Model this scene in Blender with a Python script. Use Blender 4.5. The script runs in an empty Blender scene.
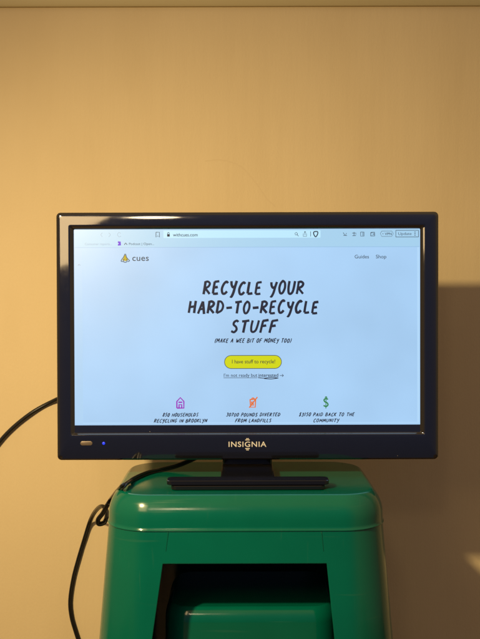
import bpy, bmesh, math, random
from mathutils import Vector, Matrix, Euler
random.seed(7)
C = bpy.context.scene.collection
SC = bpy.context.scene

# ------------------------------------------------------------------ camera
FPX = 924.0                                   # focal length in photo pixels (480 x 639)
CAM_LOC = Vector((0.0, -1.10, 0.0))
CAM_ROT = Euler((math.radians(90 - 2.1), math.radians(0.15), 0.0), 'XYZ')
cd = bpy.data.cameras.new('camera')
cd.sensor_fit = 'VERTICAL'
cd.sensor_height = 36.0
cd.lens = FPX / 639 * 36.0
cd.clip_start = 0.02
cd.clip_end = 50
cam = bpy.data.objects.new('camera', cd)
cam.location = CAM_LOC
cam.rotation_euler = CAM_ROT
C.objects.link(cam)
SC.camera = cam
RM = CAM_ROT.to_matrix()

def at(px, py, Y):
    """photo position -> the place it has on the vertical plane y = Y"""
    d = RM @ Vector(((px - 240) / FPX, (319.5 - py) / FPX, -1.0))
    return CAM_LOC + d * ((Y - CAM_LOC.y) / d.y)

# ------------------------------------------------------------------ world and lamps
w = bpy.data.worlds.new('World')
SC.world = w
w.use_nodes = True
wn, wl = w.node_tree.nodes, w.node_tree.links
wn.clear()
wo = wn.new('ShaderNodeOutputWorld')
wb = wn.new('ShaderNodeBackground')
mz = wn.new('ShaderNodeMapRange')             # less light comes up from below
mz.inputs['From Min'].default_value = -0.6
mz.inputs['From Max'].default_value = 0.5
mz.inputs['To Min'].default_value = 0.05
mz.inputs['To Max'].default_value = 0.37
tc = wn.new('ShaderNodeTexCoord')
sep = wn.new('ShaderNodeSeparateXYZ')
wr = wn.new('ShaderNodeValToRGB')             # the unlit room behind: warm to the left, slightly paler to the right
wr.color_ramp.elements[0].position = 0.0
wr.color_ramp.elements[0].color = (1.0, 0.64, 0.30, 1)
wr.color_ramp.elements[1].position = 1.0
wr.color_ramp.elements[1].color = (0.97, 0.68, 0.38, 1)
mr = wn.new('ShaderNodeMapRange')
mr.inputs['From Min'].default_value = -0.8
mr.inputs['From Max'].default_value = 0.6
wl.new(tc.outputs['Generated'], sep.inputs[0])
wl.new(sep.outputs['Z'], mz.inputs['Value'])
wl.new(mz.outputs[0], wb.inputs['Strength'])
wl.new(sep.outputs['X'], mr.inputs['Value'])
wl.new(mr.outputs[0], wr.inputs[0])
m2 = wn.new('ShaderNodeMapRange')             # added unseen bluish glow behind the camera, reflected navy in the black bezel
m2.interpolation_type = 'SMOOTHSTEP'
m2.inputs['From Min'].default_value = 0.70
m2.inputs['From Max'].default_value = 0.98
neg = wn.new('ShaderNodeMath'); neg.operation = 'MULTIPLY'; neg.inputs[1].default_value = -1.0
wl.new(sep.outputs['Y'], neg.inputs[0]); wl.new(neg.outputs[0], m2.inputs['Value'])
mxw = wn.new('ShaderNodeMix'); mxw.data_type = 'RGBA'
for i_ in mxw.inputs:
    if i_.type == 'RGBA' and i_.name == 'B':
        i_.default_value = (0.26, 0.32, 0.62, 1)
wl.new(m2.outputs[0], mxw.inputs[0])
wl.new(wr.outputs[0], [i_ for i_ in mxw.inputs if i_.type == 'RGBA' and i_.name == 'A'][0])
wl.new([o_ for o_ in mxw.outputs if o_.type == 'RGBA'][0], wb.inputs['Color'])
wl.new(wb.outputs[0], wo.inputs[0])

def lamp(name, kind, loc, target, power, color, radius):
    l = bpy.data.lights.new(name, kind)
    l.energy = power
    l.color = color
    l.shadow_soft_size = radius
    o = bpy.data.objects.new(name, l)
    o.location = loc
    o.rotation_euler = (Vector(target) - Vector(loc)).to_track_quat('-Z', 'Y').to_euler()
    C.objects.link(o)
    return l
key = lamp('shaded_lamp', 'SPOT', (-0.512, -0.80, 0.395), (0.30, 0.25, -1.34), 62, (1.0, 0.75, 0.355), 0.026)
key.spot_size = math.radians(137)
key.spot_blend = 1.0
lamp('far_lamp', 'POINT', (-0.31, -2.0, 0.80), (0, 0, 0), 5.5, (1.0, 0.76, 0.48), 0.09)
shade = lamp('lamp_shade_glow', 'AREA', (-0.46, -0.84, 0.25), (-0.20, 0.05, -0.30), 2.0, (1.0, 0.69, 0.34), 0.03)
shade.shape = 'RECTANGLE'
shade.size = 0.32
shade.size_y = 0.36

SC.view_settings.view_transform = 'Standard'
SC.view_settings.look = 'None'
SC.view_settings.exposure = 0.0
SC.view_settings.gamma = 1.0
SC.render.engine = 'CYCLES'
SC.cycles.use_denoising = True
SC.cycles.max_bounces = 8
SC.cycles.sample_clamp_indirect = 6

# ------------------------------------------------------------------ materials
def mat(name, col, rough=0.5, spec=0.5, metal=0.0, emit=None, estr=1.0, coat=0.0):
    m = bpy.data.materials.new(name)
    m.use_nodes = True
    p = m.node_tree.nodes['Principled BSDF']
    p.inputs['Base Color'].default_value = (*col, 1)
    p.inputs['Roughness'].default_value = rough
    p.inputs['Specular IOR Level'].default_value = spec
    p.inputs['Metallic'].default_value = metal
    p.inputs['Coat Weight'].default_value = coat
    if emit:
        p.inputs['Emission Color'].default_value = (*emit, 1)
        p.inputs['Emission Strength'].default_value = estr
    return m

def nodes(m):
    return m.node_tree.nodes, m.node_tree.links, m.node_tree.nodes['Principled BSDF']

def noise(n, l, scale, detail=4, stretch=(1, 1, 1), src=None):
    t = n.new('ShaderNodeTexCoord')
    mp = n.new('ShaderNodeMapping')
    mp.inputs['Scale'].default_value = stretch
    x = n.new('ShaderNodeTexNoise')
    x.inputs['Scale'].default_value = scale
    x.inputs['Detail'].default_value = detail
    l.new(t.outputs['Object'], mp.inputs[0])
    l.new(mp.outputs[0], x.inputs['Vector'])
    return x

def ramp(n, l, src, a, b, p0=0.3, p1=0.7):
    r = n.new('ShaderNodeValToRGB')
    r.color_ramp.elements[0].position = p0
    r.color_ramp.elements[0].color = (*a, 1)
    r.color_ramp.elements[1].position = p1
    r.color_ramp.elements[1].color = (*b, 1)
    l.new(src, r.inputs[0])
    return r

# cream emulsion paint, brushed vertically
M_wall = mat('cream_wall_paint', (0.70, 0.55, 0.36), 0.6, 0.25)
n, l, p = nodes(M_wall)
big = noise(n, l, 2.2, 5)
rc = ramp(n, l, big.outputs['Fac'], (0.675, 0.535, 0.325), (0.735, 0.59, 0.37))
l.new(rc.outputs[0], p.inputs['Base Color'])
br = noise(n, l, 60, 5, (1.0, 1.0, 0.12))
stn = noise(n, l, 9, 6, (1.0, 1.0, 0.35))      # uneven coats and old grime
stm = ramp(n, l, stn.outputs['Fac'], (0.965, 0.958, 0.945), (1.0, 1.0, 1.0), 0.34, 0.52)
mm = n.new('ShaderNodeMix'); mm.data_type = 'RGBA'; mm.blend_type = 'MULTIPLY'; mm.inputs[0].default_value = 1.0
l.new(rc.outputs[0], mm.inputs[6]); l.new(stm.outputs[0], mm.inputs[7]); l.new(mm.outputs[2], p.inputs['Base Color'])
fi = noise(n, l, 420, 3, (1, 1, 0.6))
mx = n.new('ShaderNodeMath'); mx.operation = 'MULTIPLY_ADD'
mx.inputs[1].default_value = 0.35
l.new(fi.outputs['Fac'], mx.inputs[0]); l.new(br.outputs['Fac'], mx.inputs[2])
bp = n.new('ShaderNodeBump'); bp.inputs['Strength'].default_value = 0.34; bp.inputs['Distance'].default_value = 0.0016
l.new(mx.outputs[0], bp.inputs['Height']); l.new(bp.outputs[0], p.inputs['Normal'])

M_scuff = mat('faint_wall_scuff', (0.685, 0.544, 0.338), 0.65, 0.2)
M_rail = mat('olive_trim_paint', (0.56, 0.46, 0.25), 0.5, 0.3)
M_floor = mat('brown_floor', (0.16, 0.10, 0.06), 0.5, 0.4)
n, l, p = nodes(M_floor)
f = noise(n, l, 6, 6, (1, 8, 1))
l.new(ramp(n, l, f.outputs['Fac'], (0.06, 0.035, 0.018), (0.12, 0.07, 0.035)).outputs[0], p.inputs['Base Color'])

# green moulded plastic, glossy with faint scuffing
M_green = mat('glossy_green_plastic', (0.002, 0.15, 0.085), 0.2, 0.5)
M_green.node_tree.nodes['Principled BSDF'].inputs['IOR'].default_value = 1.56
n, l, p = nodes(M_green)
g = noise(n, l, 35, 6)
l.new(ramp(n, l, g.outputs['Fac'], (0.11,) * 3, (0.16,) * 3).outputs[0], p.inputs['Roughness'])
g2 = noise(n, l, 9, 4)
l.new(ramp(n, l, g2.outputs['Fac'], (0.0004, 0.100, 0.068), (0.0007, 0.121, 0.083)).outputs[0], p.inputs['Base Color'])
sc1 = noise(n, l, 26, 3, (0.25, 1.0, 6.0))       # fine rubbed scratches, mostly level
sc1r = ramp(n, l, sc1.outputs['Fac'], (0, 0, 0), (0.10, 0.10, 0.10), 0.66, 0.72)
sc2 = noise(n, l, 40, 3, (5.0, 1.0, 0.4))
sc2r = ramp(n, l, sc2.outputs['Fac'], (0, 0, 0), (0.08, 0.08, 0.08), 0.68, 0.74)
ad = n.new('ShaderNodeMath'); ad.operation = 'ADD'
l.new(sc1r.outputs[0], ad.inputs[0]); l.new(sc2r.outputs[0], ad.inputs[1])
ad2 = n.new('ShaderNodeMath'); ad2.operation = 'ADD'
l.new(ad.outputs[0], ad2.inputs[0])
l.new(p.inputs['Roughness'].links[0].from_socket, ad2.inputs[1])
l.new(ad2.outputs[0], p.inputs['Roughness'])
mxs = n.new('ShaderNodeMix'); mxs.data_type = 'RGBA'
l.new(ad.outputs[0], mxs.inputs[0])
l.new(p.inputs['Base Color'].links[0].from_socket, mxs.inputs[6])
mxs.inputs[7].default_value = (0.06, 0.16, 0.10, 1)
l.new(mxs.outputs[2], p.inputs['Base Color'])
bv = n.new('ShaderNodeBevel'); bv.inputs['Radius'].default_value = 0.0015; bv.samples = 4
g3 = noise(n, l, 55, 2)
bp = n.new('ShaderNodeBump'); bp.inputs['Strength'].default_value = 0.06; bp.inputs['Distance'].default_value = 0.001
l.new(g3.outputs['Fac'], bp.inputs['Height']); l.new(bv.outputs[0], bp.inputs['Normal'])
l.new(bp.outputs[0], p.inputs['Normal'])

M_bezel = mat('gloss_black_bezel', (0.006, 0.006, 0.009), 0.11, 0.5)
M_bezel.node_tree.nodes['Principled BSDF'].inputs['IOR'].default_value = 2.1
n, l, p = nodes(M_bezel)
d = noise(n, l, 60, 5)
l.new(ramp(n, l, d.outputs['Fac'], (0.04,) * 3, (0.09,) * 3).outputs[0], p.inputs['Roughness'])
vo = n.new('ShaderNodeTexVoronoi'); vo.inputs['Scale'].default_value = 95   # specks of dust
tco = n.new('ShaderNodeTexCoord'); l.new(tco.outputs['Object'], vo.inputs['Vector'])
sx_ = n.new('ShaderNodeSeparateColor'); l.new(vo.outputs['Color'], sx_.inputs[0])
rare = n.new('ShaderNodeMath'); rare.operation = 'GREATER_THAN'; rare.inputs[1].default_value = 0.90
l.new(sx_.outputs[0], rare.inputs[0])
near = n.new('ShaderNodeMath'); near.operation = 'LESS_THAN'; near.inputs[1].default_value = 0.035
l.new(vo.outputs['Distance'], near.inputs[0])
both = n.new('ShaderNodeMath'); both.operation = 'MULTIPLY'
l.new(rare.outputs[0], both.inputs[0]); l.new(near.outputs[0], both.inputs[1])
l.new(ramp(n, l, both.outputs[0], (0.006, 0.006, 0.009), (0.30, 0.27, 0.22), 0.2, 0.8).outputs[0], p.inputs['Base Color'])
M_stand = mat('gloss_black_stand', (0.006, 0.006, 0.009), 0.13, 0.5)
M_stand.node_tree.nodes['Principled BSDF'].inputs['IOR'].default_value = 1.6
M_back = mat('matt_black_plastic', (0.012, 0.012, 0.013), 0.45, 0.4)
M_cord = mat('black_rubber_cord', (0.012, 0.011, 0.010), 0.32, 0.5)
M_silver = mat('silver_lettering', (0.80, 0.77, 0.72), 0.4, 0.5, 0.3)
M_badge = mat('silver_badge', (0.15, 0.115, 0.09), 0.4, 0.5, 0.2)
M_led = mat('blue_led', (0.02, 0.03, 0.3), 0.4, 0.5, emit=(0.008, 0.04, 1.0), estr=1.0)

SR = 0.38
def scr(name, c, k=1.0, ior=1.9):
    """a lit colour of the screen"""
    m = mat(name, (0.004, 0.004, 0.005), SR, 0.5, emit=c, estr=k)
    m.node_tree.nodes['Principled BSDF'].inputs['IOR'].default_value = ior
    return m
M_page = scr('screen_page_light', (0.372, 0.607, 0.89))
def uneven(m, lo, hi):
    """the panel's back light is never quite even"""
    n, l, p = nodes(m)
    a = noise(n, l, 9, 2)
    r = n.new('ShaderNodeMapRange'); r.inputs['From Min'].default_value = 0.3; r.inputs['From Max'].default_value = 0.7
    r.inputs['To Min'].default_value = lo; r.inputs['To Max'].default_value = hi
    l.new(a.outputs['Fac'], r.inputs['Value']); l.new(r.outputs[0], p.inputs['Emission Strength'])
uneven(M_page, 0.93, 1.07)
M_tool = scr('screen_toolbar_light', (0.36, 0.62, 0.84))
M_field = scr('screen_address_light', (0.47, 0.79, 0.98))
M_side = scr('screen_side_light', (0.385, 0.62, 0.88))
M_line = scr('screen_divider_light', (0.28, 0.50, 0.76))
M_edge = scr('screen_edge_light', (0.43, 0.68, 0.94))
M_ink = scr('screen_ink', (0.014, 0.018, 0.040), 1.0, 1.4)
M_ink2 = scr('screen_grey_ink', (0.045, 0.065, 0.095), 1.0, 1.5)
M_pale = scr('screen_pale_ink', (0.24, 0.40, 0.58))
M_yel = scr('screen_yellow', (0.64, 0.68, 0.004), 1.0, 1.5)
M_ban = scr('screen_banana', (0.55, 0.42, 0.01), 1.0, 1.5)
M_pur = scr('screen_purple', (0.34, 0.008, 0.48), 1.0, 1.4)
M_pur2 = scr('screen_violet', (0.17, 0.03, 0.68), 1.0, 1.5)
M_ora = scr('screen_orange', (0.76, 0.17, 0.04), 1.0, 1.4)
M_grn = scr('screen_green', (0.03, 0.22, 0.06), 1.0, 1.4)

# ------------------------------------------------------------------ helpers
def thing(name, label, cat, loc, group=None):
    o = bpy.data.objects.new(name, None)
    o.empty_display_size = 0.05
    o.location = loc
    C.objects.link(o)
    o['label'] = label
    o['category'] = cat
    if group:
        o['group'] = group
    return o

def wloc(o):
    v = Vector((0, 0, 0))
    while o:
        v += o.location
        o = o.parent
    return v

def obj(name, bm, m, parent=None, smooth=True, sharp=35, loc=None):
    """links a bmesh made in place as ONE object; its origin goes to its parent's (or to loc)"""
    off = wloc(parent) if parent else Vector(loc or (0, 0, 0))
    for v in bm.verts:
        v.co -= off
    me = bpy.data.meshes.new(name)
    bm.normal_update()
    bm.to_mesh(me)
    bm.free()
    if smooth:
        for pl in me.polygons:
            pl.use_smooth = True
        me.set_sharp_from_angle(angle=math.radians(sharp))
    me.materials.append(m)
    o = bpy.data.objects.new(name, me)
    C.objects.link(o)
    if parent:
        o.parent = parent
    else:
        o.location = off
    return o

def structure(o):
    o['kind'] = 'structure'
    return o

def box(bm, x0, x1, y0, y1, z0, z1, bev=0.0, seg=2):
    r = bmesh.ops.create_cube(bm, size=1)
    vs = r['verts']
    for v in vs:
        v.co = Vector(((x0 + x1) / 2 + v.co.x * (x1 - x0), (y0 + y1) / 2 + v.co.y * (y1 - y0), (z0 + z1) / 2 + v.co.z * (z1 - z0)))
    if bev:
        es = list({e for v in vs for e in v.link_edges})
        bmesh.ops.bevel(bm, geom=es, offset=bev, segments=seg, profile=0.5, affect='EDGES')

def skin(bm, loops, cap0=True, cap1=True, flip=False):
    rows = [[bm.verts.new(c) for c in lp] for lp in loops]
    k = len(rows[0])
    for a, b in zip(rows, rows[1:]):
        for i in range(k):
            q = [a[i], a[(i + 1) % k], b[(i + 1) % k], b[i]]
            bm.faces.new(q)
    if cap0:
        bm.faces.new(rows[0][::-1])
    if cap1:
        bm.faces.new(rows[-1])
    bmesh.ops.recalc_face_normals(bm, faces=bm.faces)
    return rows

def rrect(x0, x1, z0, z1, r, seg=8):
    """rounded rectangle, anticlockwise, as (u, v)"""
    r = max(min(r, (x1 - x0) / 2 - 1e-5, (z1 - z0) / 2 - 1e-5), 1e-5)
    out = []
    for cx, cz, a0 in ((x1 - r, z1 - r, 0), (x0 + r, z1 - r, 90), (x0 + r, z0 + r, 180), (x1 - r, z0 + r, 270)):
        for i in range(seg + 1):
            a = math.radians(a0 + 90 * i / seg)
            out.append((cx + r * math.cos(a), cz + r * math.sin(a)))
    return out

def spline(pts, per=8, closed=False):
    P = [Vector(p) for p in pts]
    out = []
    nP = len(P)
    for i in range(nP - 1):
        p0, p1, p2, p3 = P[max(i - 1, 0)], P[i], P[i + 1], P[min(i + 2, nP - 1)]
        for s in range(per):
            t = s / per
            out.append(0.5 * ((2 * p1) + (p2 - p0) * t + (2 * p0 - 5 * p1 + 4 * p2 - p3) * t * t + (3 * p1 - p0 - 3 * p2 + p3) * t ** 3))
    out.append(P[-1])
    return out

def tube(bm, pts, r, sides=8, flat=None, r2=None):
    """tube along pts; flat = (axis index, factor) squashes its section along that world axis"""
    P = [Vector(p) for p in pts]
    rows = []
    ref = None
    for i, c in enumerate(P):
        d = (P[min(i + 1, len(P) - 1)] - P[max(i - 1, 0)]).normalized()
        if ref is None:
            up = Vector((0, 0, 1)) if abs(d.z) < 0.9 else Vector((1, 0, 0))
            ref = d.cross(up).normalized()
        ref = (ref - d * ref.dot(d)).normalized()
        b = d.cross(ref)
        rr = r if r2 is None else r + (r2 - r) * i / (len(P) - 1)
        row = []
        for s in range(sides):
            a = 2 * math.pi * s / sides
            o = (ref * math.cos(a) + b * math.sin(a)) * rr
            if flat:
                o[flat[0]] *= flat[1]
            row.append(c + o)
        rows.append(row)
    skin(bm, rows)

def disc(bm, c, r, flat=0.2, axis='y'):
    m = Matrix.Translation(c) @ Matrix.Diagonal((1, flat, 1, 1))
    bmesh.ops.create_uvsphere(bm, u_segments=10, v_segments=6, radius=r, matrix=m)

# ------------------------------------------------------------------ the setting
WALL_Y = 0.25
FLOOR_Z = -0.70
bm = bmesh.new()
box(bm, -1.6, 1.6, WALL_Y, WALL_Y + 0.1, FLOOR_Z, 1.5)
structure(obj('wall', bm, M_wall, smooth=False))
bm = bmesh.new()
box(bm, -1.6, 1.6, -1.5, WALL_Y, FLOOR_Z - 0.05, FLOOR_Z)
structure(obj('floor', bm, M_floor, smooth=False))
zr = at(240, 6.3, WALL_Y - 0.004).z
bm = bmesh.new()
prof = [(0, 0), (-0.005, 0.0), (-0.007, 0.003), (-0.007, 0.018), (-0.012, 0.024), (-0.012, 0.05), (0, 0.052)]
skin(bm, [[(x, WALL_Y + a, zr + b) for a, b in prof] for x in (-1.2, 1.2)])
rail = obj('trim_rail', bm, M_rail, loc=(0, WALL_Y, zr))
rail['label'] = 'olive painted trim rail running along the top of the wall'
rail['category'] = 'rail'
# hairline scuff on the wall above the television
bm = bmesh.new()
sp = spline([at(a, b, WALL_Y) for a, b in ((205, 161), (222, 160), (240, 166), (255, 182), (266, 198), (275, 206))], 6)
tube(bm, sp, 0.0009, 5, (1, 0.12), 0.0012)
sc = obj('hairline_crack', bm, M_scuff, bpy.data.objects['wall'])

# ------------------------------------------------------------------ the television
SX = at(247, 335, 0).x
tvL, tvR = at(57.2, 335, 0).x, at(438.0, 335, 0).x
tvT, tvB = at(247, 212.0, 0).z, at(247, 458.9, 0).z
PX = (tvR - tvL) / (438.0 - 57.2)               # metres per photo pixel on the set's front
def X(px): return tvL + (px - 57.2) * PX
def Z(py): return tvB + (458.9 - py) * (tvT - tvB) / (458.9 - 212.0)

STOOL_TOP = at(246, 490.5, -0.085).z
tv = thing('television', 'black flat screen television showing a blue web page, on the green stool', 'television', (SX, 0.02, STOOL_TOP))

def ring(iL, iR, iT, iB, r, y, seg=8):
    return [(u, y, v) for u, v in rrect(X(57.2 + iL), X(438.0 - iR), Z(458.9 - iB), Z(212.0 + iT), r * PX, seg)]
F = (13.6, 13.6, 13.4, 25.0)                    # face widths: left right top bottom
S_ = (18.0, 18.8, 17.2, 36.4)                   # to the panel
loops = []
loops.append(ring(70, 70, 55, 70, 6, 0.050))
loops.append(ring(62, 62, 48, 62, 6, 0.050))
loops.append(ring(40, 40, 30, 40, 8, 0.026))
loops.append(ring(3, 3, 3, 3, 4, 0.024))
loops.append(ring(0, 0, 0, 0, 4.2, 0.022))
loops.append(ring(0, 0, 0, 0, 4.2, 0.0))
R0 = 3.4
for a in (22, 45, 66):
    a = math.radians(a)
    i = R0 * (1 - math.cos(a))
    loops.append(ring(i, i, i, i, 4.2 - 0.3 * i, -R0 * PX * math.sin(a)))
yb = -R0 * PX * math.sin(math.radians(66))
i0 = R0 * (1 - math.cos(math.radians(66)))
face = []
for k in range(1, 9):
    t = k / 8
    h = (1.0 - (1 - t) ** 2.2)                  # domed: steep outside, flat by the panel
    ins = [i0 + (f_ - i0) * t for f_ in F]
    face.append((ins, yb - 0.0011 * h))
for ins, y in face:
    loops.append(ring(*ins, 2.2, y))
yf = face[-1][1]
def mid(t): return [a + (b - a) * t for a, b in zip(F, S_)]
for t_, bi, rr_, dep in ((0.06, 25.4, 1.9, 0.0001), (0.35, 25.9, 1.6, 0.0008), (0.70, 26.6, 1.2, 0.0021), (0.85, 27.4, 1.0, 0.0031)):
    loops.append(ring(*mid(t_)[:3], bi, rr_, yf + dep))
loops.append(ring(*S_, 0.8, yf + 0.0042))
bm = bmesh.new()
skin(bm, loops, True, False)
obj('bezel', bm, M_bezel, tv, sharp=28)
SY = yf + 0.0036                                # glass of the panel
bm = bmesh.new()
skin(bm, [[(u, SY + 0.003, v) for u, v in rrect(X(74), X(421), Z(424), Z(228), 0.0002, 1)],
          [(u, SY, v) for u, v in rrect(X(74), X(421), Z(424), Z(228), 0.0002, 1)]])
screen = obj('screen', bm, M_page, tv, smooth=False)

def sheet(bm, x0, x1, y0, y1, lev, r=0.0):
    """flat patch of the page, lev = step above the glass"""
    lp = rrect(X(x0), X(x1), Z(y1), Z(y0), max(r * PX, 1e-5), 6)
    yy = SY - lev * 0.00008
    skin(bm, [[(u, SY - 0.00001, v) for u, v in lp], [(u, yy, v) for u, v in lp]])

def patch(name, x0, x1, y0, y1, lev, m, r=0.0):
    bm = bmesh.new()
    sheet(bm, x0, x1, y0, y1, lev, r)
    return obj(name, bm, m, screen, smooth=False)

def strokes(bm, lines, lw, lev=4, sm=True):
    """lines of photo positions drawn with a round pen lw wide"""
    for ln in lines:
        pts = [(X(a), SY - lev * 0.00008, Z(b)) for a, b in ln]
        P = spline(pts, 5) if sm and len(pts) > 2 else [Vector(q) for q in pts]
        tube(bm, P, lw / 2 * PX, 7, (1, 0.02))

def typed(name, s, px, py, h, m, parent=None, align='LEFT', bold=0.0, wid=None, space=1.0, lev=4, yoff=None, ext=0.0):
    """printed lettering: px, py = baseline start, h = capital height in photo pixels"""
    cu = bpy.data.curves.new('lettering', 'FONT')
    cu.body = s
    cu.size = h * PX / 0.72
    cu.align_x = align
    cu.offset = bold
    cu.space_character = space
    cu.extrude = ext
    cu.resolution_u = 4
    to = bpy.data.objects.new('lettering', cu)
    C.objects.link(to)
    bpy.context.view_layer.update()
    dg = bpy.context.evaluated_depsgraph_get()
    me = bpy.data.meshes.new_from_object(to.evaluated_get(dg))
    bpy.data.objects.remove(to)
    bm = bmesh.new()
    bm.from_mesh(me)
    xs = [v.co.x for v in bm.verts]
    k = 1.0
    if wid:
        k = wid * PX / (max(xs) - min(xs))
    yy = (SY - lev * 0.00008) if yoff is None else yoff
    for v in bm.verts:
        v.co = Vector((X(px) + v.co.x * k, yy - v.co.z, Z(py) + v.co.y))
    return obj(name, bm, m, parent or screen, smooth=False)

# --- pen lettering: strokes in a box 1 high; width first
G = {
 'A': (.70, [[(0, 0), (.18, .5), (.38, 1.0)], [(.38, 1.0), (.50, .5), (.62, -.03)], [(.08, .36), (.60, .40)]]),
 'B': (.62, [[(.06, .98), (.04, .5), (0, 0)], [(.0, .95), (.36, 1.0), (.50, .78), (.34, .56), (.08, .50)], [(.08, .50), (.46, .50), (.56, .24), (.36, .02), (.0, 0)]]),
 'C': (.62, [[(.58, .86), (.42, .99), (.18, .80), (.03, .40), (.14, .04), (.36, .02), (.56, .20)]]),
 'D': (.66, [[(.08, .98), (.05, .5), (0, 0)], [(-.02, .96), (.34, .95), (.58, .62), (.46, .22), (.0, .0)]]),
 'E': (.58, [[(.10, .97), (.05, .5), (.02, .03)], [(.08, .95), (.34, .98), (.56, 1.0)], [(.06, .52), (.28, .53), (.46, .56)], [(.02, .03), (.28, .02), (.54, .05)]]),
 'F': (.56, [[(.10, .96), (.05, .5), (0, -.04)], [(.06, .94), (.34, .98), (.60, 1.02)], [(.06, .52), (.28, .54), (.46, .57)]]),
 'G': (.66, [[(.58, .86), (.42, 1.0), (.16, .78), (.04, .38), (.16, .03), (.40, .05), (.56, .42)], [(.34, .42), (.62, .46)]]),
 'H': (.66, [[(.08, .98), (.04, .5), (0, 0)], [(.62, 1.0), (.58, .5), (.56, -.02)], [(.04, .48), (.58, .54)]]),
 'I': (.22, [[(.12, 1.0), (.08, .5), (.05, 0)]]),
 'K': (.60, [[(.08, .98), (.04, .5), (0, 0)], [(.56, .98), (.26, .66), (.05, .46)], [(.12, .50), (.32, .26), (.56, .0)]]),
 'L': (.52, [[(.10, 1.0), (.05, .5), (.02, .03)], [(.02, .03), (.26, .02), (.50, .06)]]),
 'M': (.80, [[(0, 0), (.06, .5), (.14, .98)], [(.14, .98), (.26, .60), (.40, .34)], [(.40, .34), (.56, .66), (.70, 1.0)], [(.70, 1.0), (.72, .5), (.76, 0)]]),
 'N': (.66, [[(0, 0), (.05, .5), (.10, .96)], [(.10, .96), (.32, .50), (.54, .03)], [(.54, .03), (.58, .5), (.64, 1.0)]]),
 'O': (.66, [[(.36, .98), (.14, .80), (.04, .40), (.18, .03), (.42, .06), (.60, .44), (.56, .82), (.36, .98), (.28, .95)]]),
 'P': (.56, [[(.08, .98), (.05, .5), (0, -.02)], [(0, .94), (.32, 1.0), (.54, .80), (.40, .54), (.06, .44)]]),
 'R': (.64, [[(.08, .98), (.05, .5), (0, -.02)], [(-.02, .92), (.30, 1.0), (.54, .84), (.42, .60), (.08, .46)], [(.12, .46), (.36, .24), (.62, .0)]]),
 'S': (.58, [[(.54, .88), (.38, 1.0), (.16, .88), (.14, .66), (.38, .48), (.48, .24), (.28, .02), (.0, .12)]]),
 'T': (.62, [[(.32, .96), (.29, .5), (.26, -.03)], [(0, .94), (.32, .97), (.66, 1.02)]]),
 'U': (.64, [[(.06, 1.0), (.02, .5), (.08, .10), (.26, .0), (.46, .14), (.56, .5), (.62, 1.0)]]),
 'V': (.60, [[(.04, 1.0), (.14, .5), (.24, 0)], [(.24, 0), (.42, .5), (.60, 1.0)]]),
 'W': (.86, [[(.04, 1.0), (.10, .5), (.20, .02)], [(.20, .02), (.34, .40), (.44, .70)], [(.44, .70), (.50, .36), (.60, .02)], [(.60, .02), (.74, .5), (.86, 1.0)]]),
 'Y': (.58, [[(.03, .98), (.08, .70), (.24, .50), (.42, .58)], [(.58, 1.0), (.46, .60), (.34, .10), (.18, -.22), (.06, -.18)]]),
 '0': (.58, [[(.32, .98), (.10, .76), (.04, .36), (.18, .02), (.40, .10), (.54, .50), (.48, .88), (.32, .98)]]),
 '1': (.34, [[(.04, .78), (.20, 1.0)], [(.20, 1.0), (.17, .5), (.14, 0)]]),
 '3': (.52, [[(.06, .92), (.30, 1.0), (.46, .80), (.20, .55)], [(.20, .55), (.48, .40), (.38, .08), (.16, .0), (.0, .12)]]),
 '5': (.54, [[(.54, 1.0), (.14, .95)], [(.14, .95), (.10, .58)], [(.10, .58), (.36, .60), (.46, .34), (.28, .04), (.0, .06)]]),
 '7': (.54, [[(.02, .94), (.54, 1.0)], [(.54, 1.0), (.32, .5), (.16, 0)]]),
 '8': (.54, [[(.48, .86), (.30, 1.0), (.14, .82), (.28, .58), (.46, .30), (.30, .02), (.06, .14), (.18, .46), (.40, .64), (.48, .86)]]),
 '$': (.56, [[(.52, .84), (.36, .96), (.14, .84), (.16, .64), (.40, .46), (.46, .22), (.26, .04), (.0, .14)], [(.34, 1.14), (.22, -.14)]]),
 '-': (.58, [[(.0, .46), (.58, .50)]]),
 '(': (.26, [[(.26, 1.06), (.08, .72), (.04, .36), (.14, -.06)]]),
 ')': (.26, [[(.14, 1.06), (.22, .70), (.16, .30), (.0, -.06)]]),
 ' ': (.36, []),
}
def penned(name, s, x0, x1, base, h, lw, m, slant=0.12, gap=0.28):
    """hand lettering between photo columns x0 and x1, standing on row base"""
    tot = sum(G[c][0] for c in s) + gap * (len(s) - 1)
    k = (x1 - x0 - slant * h) / tot
    bm = bmesh.new()
    u = x0
    rnd = random.Random(s)
    for c in s:
        wch, ls = G[c]
        jy = rnd.uniform(-.05, .05) * h
        jh = h * rnd.uniform(.95, 1.05)
        jw = k * rnd.uniform(.97, 1.03)
        for ln in ls:
            strokes(bm, [[(u + a * jw + slant * b * jh, base - jy - b * jh) for a, b in ln]], lw * rnd.uniform(.9, 1.1))
        u += (wch + gap) * k
    return obj(name, bm, m, screen)

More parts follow.
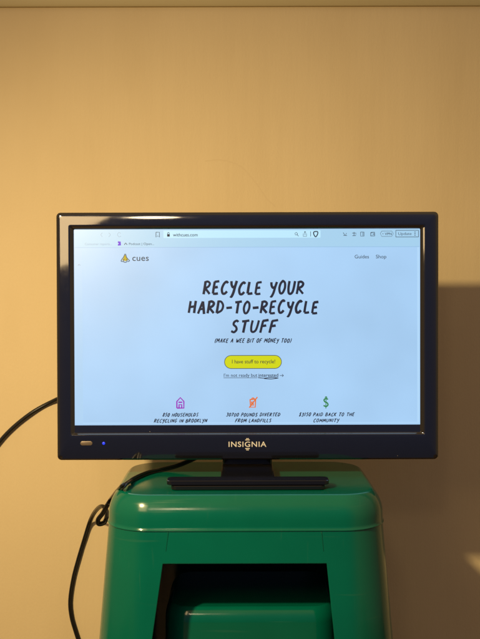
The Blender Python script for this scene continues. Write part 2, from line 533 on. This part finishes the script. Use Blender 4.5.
# --- browser frame
patch('toolbar', 75.6, 419, 229.4, 238.4, 1, M_tool)
patch('address_field', 164, 320.5, 230.2, 237.6, 2, M_field, 0.8)
patch('bookmark_bar', 75.6, 419, 238.4, 246.6, 1, M_tool)
patch('divider', 75.6, 419, 246.6, 247.1, 2, M_line)
patch('scroll_bar', 416.8, 419, 247.2, 422.3, 1, M_edge)
patch('side_strip', 75.6, 83.2, 247.2, 422.3, 1, M_side)
patch('status_strip', 83.2, 416.8, 421.5, 422.3, 1, M_edge)
bm = bmesh.new()
strokes(bm, [[(103.2, 232.2), (101.6, 234.2), (103.2, 236.2)], [(109.4, 232.2), (111.2, 234.2), (109.4, 236.2)],
             [(121.6, 232.9), (119.6, 232.0), (118.2, 234.2), (119.8, 236.3), (121.8, 235.4)]], 0.45, 3)
obj('navigation_icons', bm, M_pale, screen)
bm = bmesh.new()
strokes(bm, [[(156.6, 231.8), (160, 231.8), (160, 236.8), (158.3, 235.4), (156.6, 236.8), (156.6, 231.8)]], 0.6, 3, False)
obj('bookmark_icon', bm, M_ink2, screen)
bm = bmesh.new()
sheet(bm, 167.7, 170.3, 233.8, 236.2, 4, .3)
strokes(bm, [[(168.2, 234.0), (168.3, 232.6), (169.0, 232.0), (169.7, 232.6), (169.8, 234.0)]], 0.5, 3)
obj('lock_icon', bm, M_ink, screen)
typed('web_address', 'withcues.com', 173.6, 236.0, 3.3, M_ink, wid=24.5, bold=0.00004)
bm = bmesh.new()
strokes(bm, [[(297.6, 233.8), (296.4, 232.2), (295.0, 233.2), (295.4, 234.8), (296.8, 234.8), (297.6, 233.8)], [(297.2, 234.6), (298.6, 236.2)],
             [(303.4, 233.4), (303.2, 236.3), (306.6, 236.3), (306.4, 233.4)], [(305, 234.8), (305, 231.4)], [(304, 232.4), (305, 231.4), (306, 232.4)],
             [(310.6, 231.4), (310.6, 236.4)]], 0.5, 3, False)
obj('field_icons', bm, M_ink2, screen)
bm = bmesh.new()
strokes(bm, [[(313.6, 231.9), (315.6, 231.5), (317.6, 231.9), (317.4, 234.4), (315.6, 236.8), (313.8, 234.4), (313.6, 231.9)]], 1.0, 3)
obj('shield_icon', bm, M_ink, screen)
bm = bmesh.new()
strokes(bm, [[(343, 232.6), (345, 235.6), (346.4, 233.2)], [(343.2, 235.4), (346.8, 235.6)], [(352, 233.2), (355.8, 233.2), (355.4, 235.8), (352.2, 235.8)], [(353.8, 232), (353.8, 236)],
             [(360.4, 232.2), (363.8, 232.2), (363.8, 236.2), (360.4, 236.2), (360.4, 232.2)], [(362.8, 232.4), (362.8, 236)]], 0.55, 3, False)
strokes(bm, [[(370.6, 232.6), (374.2, 232.4), (374.4, 236), (370.4, 236), (370.6, 232.6)], [(372.4, 234.2), (374.2, 234.2)]], 0.8, 3, False)
obj('extension_icons', bm, M_ink2, screen)
bm = bmesh.new()
strokes(bm, [[(381.4, 231.2), (391.4, 231.2), (393, 233.8), (391.4, 236.6), (381.4, 236.6), (380, 233.8), (381.4, 231.2)]], 0.35, 3, False)
strokes(bm, [[(382.4, 233.9), (382.9, 233.9)]], 1.2, 3, False)
obj('pill_outline', bm, M_ink2, screen)
typed('pill_text', 'VPN', 384.4, 235.2, 2.5, M_ink2, wid=7, bold=0.00004)
bm = bmesh.new()
strokes(bm, [[(395.4, 230.6), (418, 230.6)], [(418, 230.6), (418, 237.2)], [(418, 237.2), (395.4, 237.2)], [(395.4, 237.2), (395.4, 230.6)]], 0.5, 3, False)
strokes(bm, [[(413.9, a), (415.1, a)] for a in (232.3, 233.9, 235.5)], 0.7, 3, False)
obj('update_button', bm, M_ink2, screen)
typed('update_text', 'Update', 397.6, 235.2, 2.8, M_ink2, wid=13.2)
typed('bookmark_text', 'Consumer reports...', 85.5, 244.4, 2.2, M_pale, wid=27)
bm = bmesh.new()
strokes(bm, [[(118.6, 241.6), (120.8, 241.6), (121.0, 244.2), (118.6, 244.2)], [(119.4, 242.8), (120.4, 242.8)]], 1.7, 3, False)
obj('violet_tab_icon', bm, M_pur2, screen)
bm = bmesh.new()
strokes(bm, [[(125, 244.2), (126.4, 242.4), (127.8, 244.2)]], 0.8, 3, False)
obj('tab_icon', bm, M_ink2, screen)
typed('bookmark_text', 'Podcast | Open...', 129.4, 244.4, 2.3, M_ink2, wid=25)
bm = bmesh.new()
strokes(bm, [[(78.6, 264.6), (79.8, 263.4), (81, 264.6)]], 0.8, 3, False)
obj('side_arrow', bm, M_pale, screen)

# --- page header
typed('site_name', 'cues', 132.6, 260.2, 6.2, M_ink2, wid=16.4, bold=0.00008, space=1.05)
bm = bmesh.new()
strokes(bm, [[(125.8, 254.6), (125.2, 257.4), (123.6, 259.8)], [(126.0, 254.6), (126.4, 257.6), (128.2, 259.6)], [(125.9, 254.4), (125.9, 257), (126, 260.4)]], 2.0, 3)
obj('banana_icon', bm, M_ban, screen)
bm = bmesh.new()
strokes(bm, [[(125.6, 253.2), (124.2, 256.4), (122.4, 258.8), (121.8, 260.6), (123.8, 260.8)], [(126.2, 253.2), (127.2, 256.6), (129, 258.8), (130.2, 260), (128.4, 261)],
             [(124.6, 258.2), (124.2, 261.0), (126, 261.6), (127.6, 260.8), (127.2, 258.4)]], 0.7, 6)
obj('banana_outline', bm, M_ink2, screen)
typed('menu_text', 'Guides', 354.2, 258.3, 3.6, M_ink2, wid=14.2, bold=0.00003)
typed('menu_text', 'Shop', 375.4, 258.3, 3.6, M_ink2, wid=10.4, bold=0.00003)

# --- headline
penned('headline', 'RECYCLE YOUR', 203.8, 304.2, 293.6, 12.4, 2.5, M_ink, 0.10)
penned('headline', 'HARD-TO-RECYCLE', 189.0, 318.6, 312.6, 12.0, 2.5, M_ink, 0.10)
penned('headline', 'STUFF', 231.0, 277.4, 331.2, 11.6, 2.5, M_ink, 0.16)
penned('subtitle', '(MAKE A WEE BIT OF MONEY TOO)', 214.8, 291.6, 341.8, 3.9, 0.82, M_ink, 0.25)
patch('recycle_button', 224.2, 281.6, 354.4, 368.0, 1, M_ink2, 6.8)
patch('button_face', 224.8, 281.0, 355.0, 367.4, 2, M_yel, 6.2)
typed('button_text', 'I have stuff to recycle!', 231.6, 362.6, 3.9, M_ink, wid=43, bold=0.00003)
typed('link_text', "I'm not ready but", 223.4, 376.0, 3.4, M_ink, wid=33.4, bold=0.00002)
typed('link_text', 'interested', 258.2, 376.0, 3.4, M_ink, wid=19.6, bold=0.00006)
bm = bmesh.new()
strokes(bm, [[(223.4, 377.0), (257, 377.0)]], 0.4, 3, False)
strokes(bm, [[(257.8, 376.8), (264, 377.4), (271, 376.7), (278.2, 377.3)], [(278.2, 377.3), (271, 378.2), (264, 377.8)]], 0.7, 3)
strokes(bm, [[(279.6, 374.8), (283.2, 374.8)], [(281.9, 373.5), (283.3, 374.8), (281.9, 376.1)]], 0.5, 3, False)
obj('link_underline', bm, M_ink, screen)

# --- the three facts
bm = bmesh.new()
strokes(bm, [[(176.8, 407.0), (176.8, 400.4), (180.3, 396.6), (183.8, 400.4), (183.8, 407.0), (176.8, 407.0)],
             [(179.0, 407), (179.0, 403.6), (181.6, 403.6), (181.6, 407)], [(178.4, 401.2), (182.2, 401.2)]], 1.25, 3, False)
obj('house_icon', bm, M_pur, screen)
bm = bmesh.new()
strokes(bm, [[(249.4, 398.8), (255.6, 398.2)], [(251.4, 398.4), (252.0, 397.2), (253.6, 397.2), (254, 398.2)], [(249.9, 399), (250.4, 406.2), (255, 406.4), (255.4, 398.6)],
             [(251.4, 400.6), (251.6, 404.8)], [(252.9, 400.4), (253.0, 404.8)], [(249.0, 406.8), (252.6, 402.0), (257.2, 396.2)]], 1.2, 3, False)
obj('bin_icon', bm, M_ora, screen)
bm = bmesh.new()
strokes(bm, [[(327.6, 398.8), (325.8, 397.8), (323.8, 399.0), (324.4, 401.0), (326.8, 402.2), (327.6, 404.2), (325.8, 405.8), (323.2, 404.8)]], 1.35, 3)
strokes(bm, [[(325.7, 396.0), (325.5, 407.8)], [(324.5, 397.0), (325.7, 395.8), (326.9, 397.0)]], 0.8, 3, False)
obj('dollar_icon', bm, M_grn, screen)
sm = (3.3, 0.74, M_ink, 0.28)
def fact(name, s, a, b, base): penned(name, s, a, b, base, sm[0], sm[1], sm[2], sm[3])
fact('fact_text', '850 HOUSEHOLDS', 162.4, 198.6, 415.4)
fact('fact_text', 'RECYCLING IN BROOKLYN', 154.0, 207.4, 421.3)
fact('fact_text', '30700 POUNDS DIVERTED', 226.0, 280.4, 415.4)
fact('fact_text', 'FROM LANDFILLS', 235.0, 271.4, 421.3)
fact('fact_text', '$3150 PAID BACK TO THE', 298.6, 354.4, 415.4)
fact('fact_text', 'COMMUNITY', 313.0, 339.0, 421.3)

# --- name plate, badge, led, dust on the chin
yc = yf - 0.00005
t = typed('brand_lettering', 'INSIGNIA', 227.8, 445.4, 5.3, M_silver, tv, bold=0.00010, wid=37.6, space=1.12, yoff=yc + 0.0012, ext=0.0012)
bm = bmesh.new()
for a in (438.6, 447.2):
    box(bm, X(245.0), X(249.4), yc - 0.0004, yc + 0.001, Z(a + .45), Z(a - .45), 0.0001, 1)
box(bm, X(245.9), X(248.5), yc - 0.0004, yc + 0.001, Z(437.6), Z(436.9))
box(bm, X(245.9), X(248.5), yc - 0.0004, yc + 0.001, Z(448.9), Z(448.2))
obj('brand_bars', bm, M_silver, tv, smooth=False)
bm = bmesh.new()
skin(bm, [[(u, yc + dy, v) for u, v in rrect(X(80.8 + g_), X(92.8 - g_), Z(443.6 - g_), Z(439.4 + g_), (2.1 - g_) * PX, 6)] for dy, g_ in ((0.001, 0), (-0.0003, 0), (-0.0006, .4))])
obj('badge', bm, M_badge, tv)
bm = bmesh.new()
disc(bm, Vector((X(104), yc, Z(441.6))), 1.5 * PX, 0.4)
obj('power_light', bm, M_led, tv)

# --- stand
NX0, NX1 = X(222), X(272)
bm = bmesh.new()
skin(bm, [rowz for rowz in [[(u, v, zz) for u, v in rrect(NX0, NX1, 0.004, 0.030, 0.003, 4)] for zz in (Z(452), STOOL_TOP + 0.012)]])
obj('stand_neck', bm, M_stand, tv)
bL, bR = at(168, 488, -0.06).x, at(327.5, 488, -0.06).x
bm = bmesh.new()
def slab(x0, x1, y0, y1, z0, z1, r, bv_):
    skin(bm, [[(u, v, z_) for u, v in rrect(x0 + g_, x1 - g_, y0 + g_, y1 - g_, r, 6)] for z_, g_ in ((z0, bv_), (z0 + bv_, 0), (z1 - bv_, 0), (z1, bv_))])
slab(bL, bR, -0.083, -0.060, STOOL_TOP + 0.0054, STOOL_TOP + 0.0105, 0.006, 0.0006)
slab(bL + 0.005, bR - 0.005, -0.085, -0.058, STOOL_TOP + 0.0005, STOOL_TOP + 0.0050, 0.006, 0.0006)
slab(NX0 - 0.001, NX1 + 0.001, -0.064, 0.040, STOOL_TOP + 0.0008, STOOL_TOP + 0.0102, 0.004, 0.0006)
obj('stand_base', bm, M_stand, tv)

# the set leans back a touch on its foot
LEAN = Matrix.Rotation(math.radians(-1.4), 3, 'X')
pv = Vector((SX, 0.0, 0.0)) - wloc(tv)
for ch in tv.children:
    if not ch.name.startswith('stand'):
        ch.rotation_euler = LEAN.to_euler()
        ch.location = pv - LEAN @ pv

# ------------------------------------------------------------------ the stools
def stool(name, label, cx, hw, y0, y1, ztop, zbot, lid_h, edge, corner, flare, opening):
    """moulded stool: lid with a rolled edge, flaring hollow body with a doorway cut in the front"""
    t = thing(name, label, 'stool', (cx, (y0 + y1) / 2, zbot))
    bm = bmesh.new()
    lp = []
    def lr(ins, z): return [(u, v, z) for u, v in rrect(cx - hw + ins, cx + hw - ins, y0 + ins, y1 - ins, max(corner - ins, 0.004), 14)]
    zb_ = ztop - lid_h
    lp.append(lr(0.006, zb_ + 0.0003))
    lp.append(lr(-0.0002, zb_))
    for a_ in (-60, -20, 20, 60):
        a_ = math.radians(a_)
        lp.append(lr(0.0001 - 0.0009 * math.cos(a_), zb_ + 0.0009 + 0.0009 * math.sin(a_)))
    lp.append(lr(0.0003, zb_ + 0.0022))
    lp.append(lr(0.0004, zb_ + 0.0050))
    # rolled edge: turns over quickly, then rounds slowly into the upright rim
    prof, ph, u_, w_ = [(0.0, 0.0)], 0.0, 0.0, 0.0
    for i in range(40):
        t_ = (i + 0.5) / 40
        ph = math.radians(42 * t_ / 0.12 if t_ < 0.12 else 42 + 46 * ((t_ - 0.12) / 0.88) ** 0.85)
        u_ += math.cos(ph); w_ += math.sin(ph)
        if i in (0, 1, 2, 3, 4, 6, 9, 12, 16, 20, 25, 30, 35, 39):
            prof.append((u_, w_))
    k_ = edge / w_
    U = u_ * k_
    for a_, b_ in reversed(prof):
        lp.append(lr(0.0006 + U - a_ * k_, ztop - b_ * k_))
    lp.append(lr(0.0006 + U + 0.001, ztop + 0.000002))
    lp.append(lr(0.0006 + U + 0.02, ztop + 0.00001))
    skin(bm, lp)
    obj('seat', bm, M_green, t, sharp=50)
    # hollow body
    zt = ztop - lid_h + 0.0002
    H = zt - zbot
    def br(ins, z):
        k = (zt - z) * flare - ins
        return [(u, v, z) for u, v in rrect(cx - hw - k, cx + hw + k, y0 - k, y1 + k, corner - ins + (zt - z) * flare * .6, 14)]
    zs = [zt, zt - 0.004] + [zt - H * f_ for f_ in (.25, .5, .75, 1.0)]
    th = 0.0045
    outer = [br(0.0006, z) for z in zs]
    inner = [br(0.0006 + th, z) for z in zs]
    inner[0] = [(a, b, zt - th) for a, b, _ in inner[0]]
    bm = bmesh.new()
    rows = skin(bm, outer, True, False)
    bm2rows = [[bm.verts.new(c) for c in lp_] for lp_ in inner]
    k = len(bm2rows[0])
    for a, b in zip(bm2rows, bm2rows[1:]):
        for i in range(k):
            bm.faces.new([a[i], b[i], b[(i + 1) % k], a[(i + 1) % k]])
    bm.faces.new(bm2rows[0])
    for i in range(k):
        bm.faces.new([rows[-1][i], rows[-1][(i + 1) % k], bm2rows[-1][(i + 1) % k], bm2rows[-1][i]])
    bmesh.ops.recalc_face_normals(bm, faces=bm.faces)
    b = obj('body', bm, M_green, t, sharp=50)
    # cut the doorway
    x0t, x1t, x0b, x1b, zo, zob = opening
    cb = bmesh.new()
    q = [(x0t, zo), (x0b, zob), (x1b, zob), (x1t, zo)]
    skin(cb, [[(u - cx, -0.5, v - zbot) for u, v in q], [(u - cx, -0.02, v - zbot) for u, v in q]])
    cme = bpy.data.meshes.new('cutter'); cb.to_mesh(cme); cb.free()
    co = bpy.data.objects.new('cutter', cme); C.objects.link(co); co.location = t.location
    mo = b.modifiers.new('doorway', 'BOOLEAN'); mo.object = co; mo.operation = 'DIFFERENCE'; mo.solver = 'EXACT'
    bpy.context.view_layer.update()
    dg = bpy.context.evaluated_depsgraph_get()
    me = bpy.data.meshes.new_from_object(b.evaluated_get(dg))
    b.modifiers.clear()
    b.data = me
    bpy.data.objects.remove(co)
    return t, br, zt

YF = -0.118
cx = at(246, 510, YF).x
hw = at(385.5, 512, YF + 0.03).x - cx
z_seam = at(246, 531.5, YF).z
z_o = at(246, 563, YF).z
zlow = FLOOR_Z + 0.03
def lin(pa, ya, pb, yb_, z):
    a, b = at(pa, ya, YF), at(pb, yb_, YF)
    return a.x + (b.x - a.x) * (z - a.z) / (b.z - a.z)
big_stool, brf, zt = stool('step_stool', 'large glossy green stool carrying the television', cx, hw, YF, 0.095, STOOL_TOP, FLOOR_Z, STOOL_TOP - z_seam, 0.026, 0.050, 0.085,
    (lin(163, 563, 152.5, 639, z_o), lin(326.5, 563, 334, 639, z_o), lin(163, 563, 152.5, 639, zlow), lin(326.5, 563, 334, 639, zlow), z_o, zlow))
# short mould ridges beneath the seam
for px_ in (167, 322.5):
    bm = bmesh.new()
    z1, z0 = zt - 0.001, at(px_, 551, YF).z
    pts = []
    for i in range(6):
        z_ = z1 + (z0 - z1) * i / 5
        xx = lin(px_ + (1.0 if px_ < 246 else -1.0), 533, px_ - (1.0 if px_ < 246 else -1.0), 551, z_)
        pts.append((xx, YF - (zt - z_) * 0.085 + 0.0006, z_))
    tube(bm, pts, 0.0007, 6, None, 0.0003)
    obj('mould_ridge', bm, M_green, big_stool)

# the smaller stool kept inside it
yi = -0.075
zi = at(246, 609, yi).z
sx0, sx1 = at(164.5, 616, yi + .02).x, at(338, 616, yi + .02).x
cxi, hwi = (sx0 + sx1) / 2, (sx1 - sx0) / 2
stool('step_stool', 'small green stool tucked inside the doorway of the large one', cxi, hwi, yi, 0.07, zi, FLOOR_Z, 0.05, 0.016, 0.03, 0.03,
    (cxi - .04, cxi + .04, cxi - .05, cxi + .05, zi - 0.11, zlow))

# ------------------------------------------------------------------ the cords
def cord(name, label, pts, r, twin=0.0):
    P = spline(pts, 10)
    bm = bmesh.new()
    if twin:
        off = []
        for i, c in enumerate(P):
            d_ = (P[min(i + 1, len(P) - 1)] - P[max(i - 1, 0)]).normalized()
            s_ = d_.cross(Vector((0, 1, 0)))
            if s_.length < 0.2:
                s_ = Vector((1, 0, 0))
            off.append(s_.normalized() * twin + Vector((0, 0.0006, 0)))
        tube(bm, [c + o for c, o in zip(P, off)], r, 10)
        tube(bm, [c - o for c, o in zip(P, off)], r, 10)
    else:
        tube(bm, P, r, 12)
    o = obj(name, bm, M_cord, loc=P[0])
    o['label'] = label
    o['category'] = 'cord'
    return o
cord('signal_cable', 'round black cable arching from the left side of the television',
     [at(140, 380, 0.035), at(100, 384, 0.06), at(84, 388, 0.20), at(57.5, 399, 0.244), at(28, 415.5, 0.2462), at(0, 441.5, 0.2462), at(-22, 478, 0.2462), at(-36, 540, 0.2462),
      Vector((-0.46, 0.245, -0.48)), Vector((-0.50, 0.24, FLOOR_Z + 0.04)), Vector((-0.56, 0.12, FLOOR_Z + 0.004))], 0.0031)
def on_top(px, py, lift=0.003):
    d = RM @ Vector(((px - 240) / FPX, (319.5 - py) / FPX, -1.0))
    return CAM_LOC + d * ((STOOL_TOP + lift) / d.z)
cord('power_cord', 'flat black twin cord trailing over the stool corner and down the wall',
     [at(225, 440, 0.035), at(207, 452, 0.035), at(192, 459.5, 0.035), on_top(176, 466, 0.006), on_top(160, 470), on_top(146, 473.5), on_top(132, 480), on_top(121, 488),
      at(113, 497, 0.085), at(107.5, 505, 0.100), at(103, 513, 0.106), at(98.2, 519.5, 0.110), at(99, 523.8, 0.114), at(104.5, 522.2, 0.119), at(107, 515, 0.125), at(105.5, 508.5, 0.131),
      at(101, 506.4, 0.145), at(95.3, 511.5, 0.205), at(90.3, 521, 0.240), at(84.3, 540, 0.246), at(78.3, 560, 0.2462), at(73.4, 579, 0.2465), at(70.4, 600, 0.2465), at(71.6, 616, 0.2465), at(76, 632, 0.2465), at(82.5, 652, 0.2465), at(87, 672, 0.2465),
      Vector((-0.20, 0.24, -0.60)), Vector((-0.23, 0.22, FLOOR_Z + 0.03)), Vector((-0.30, 0.12, FLOOR_Z + 0.005))], 0.0016, 0.0015)
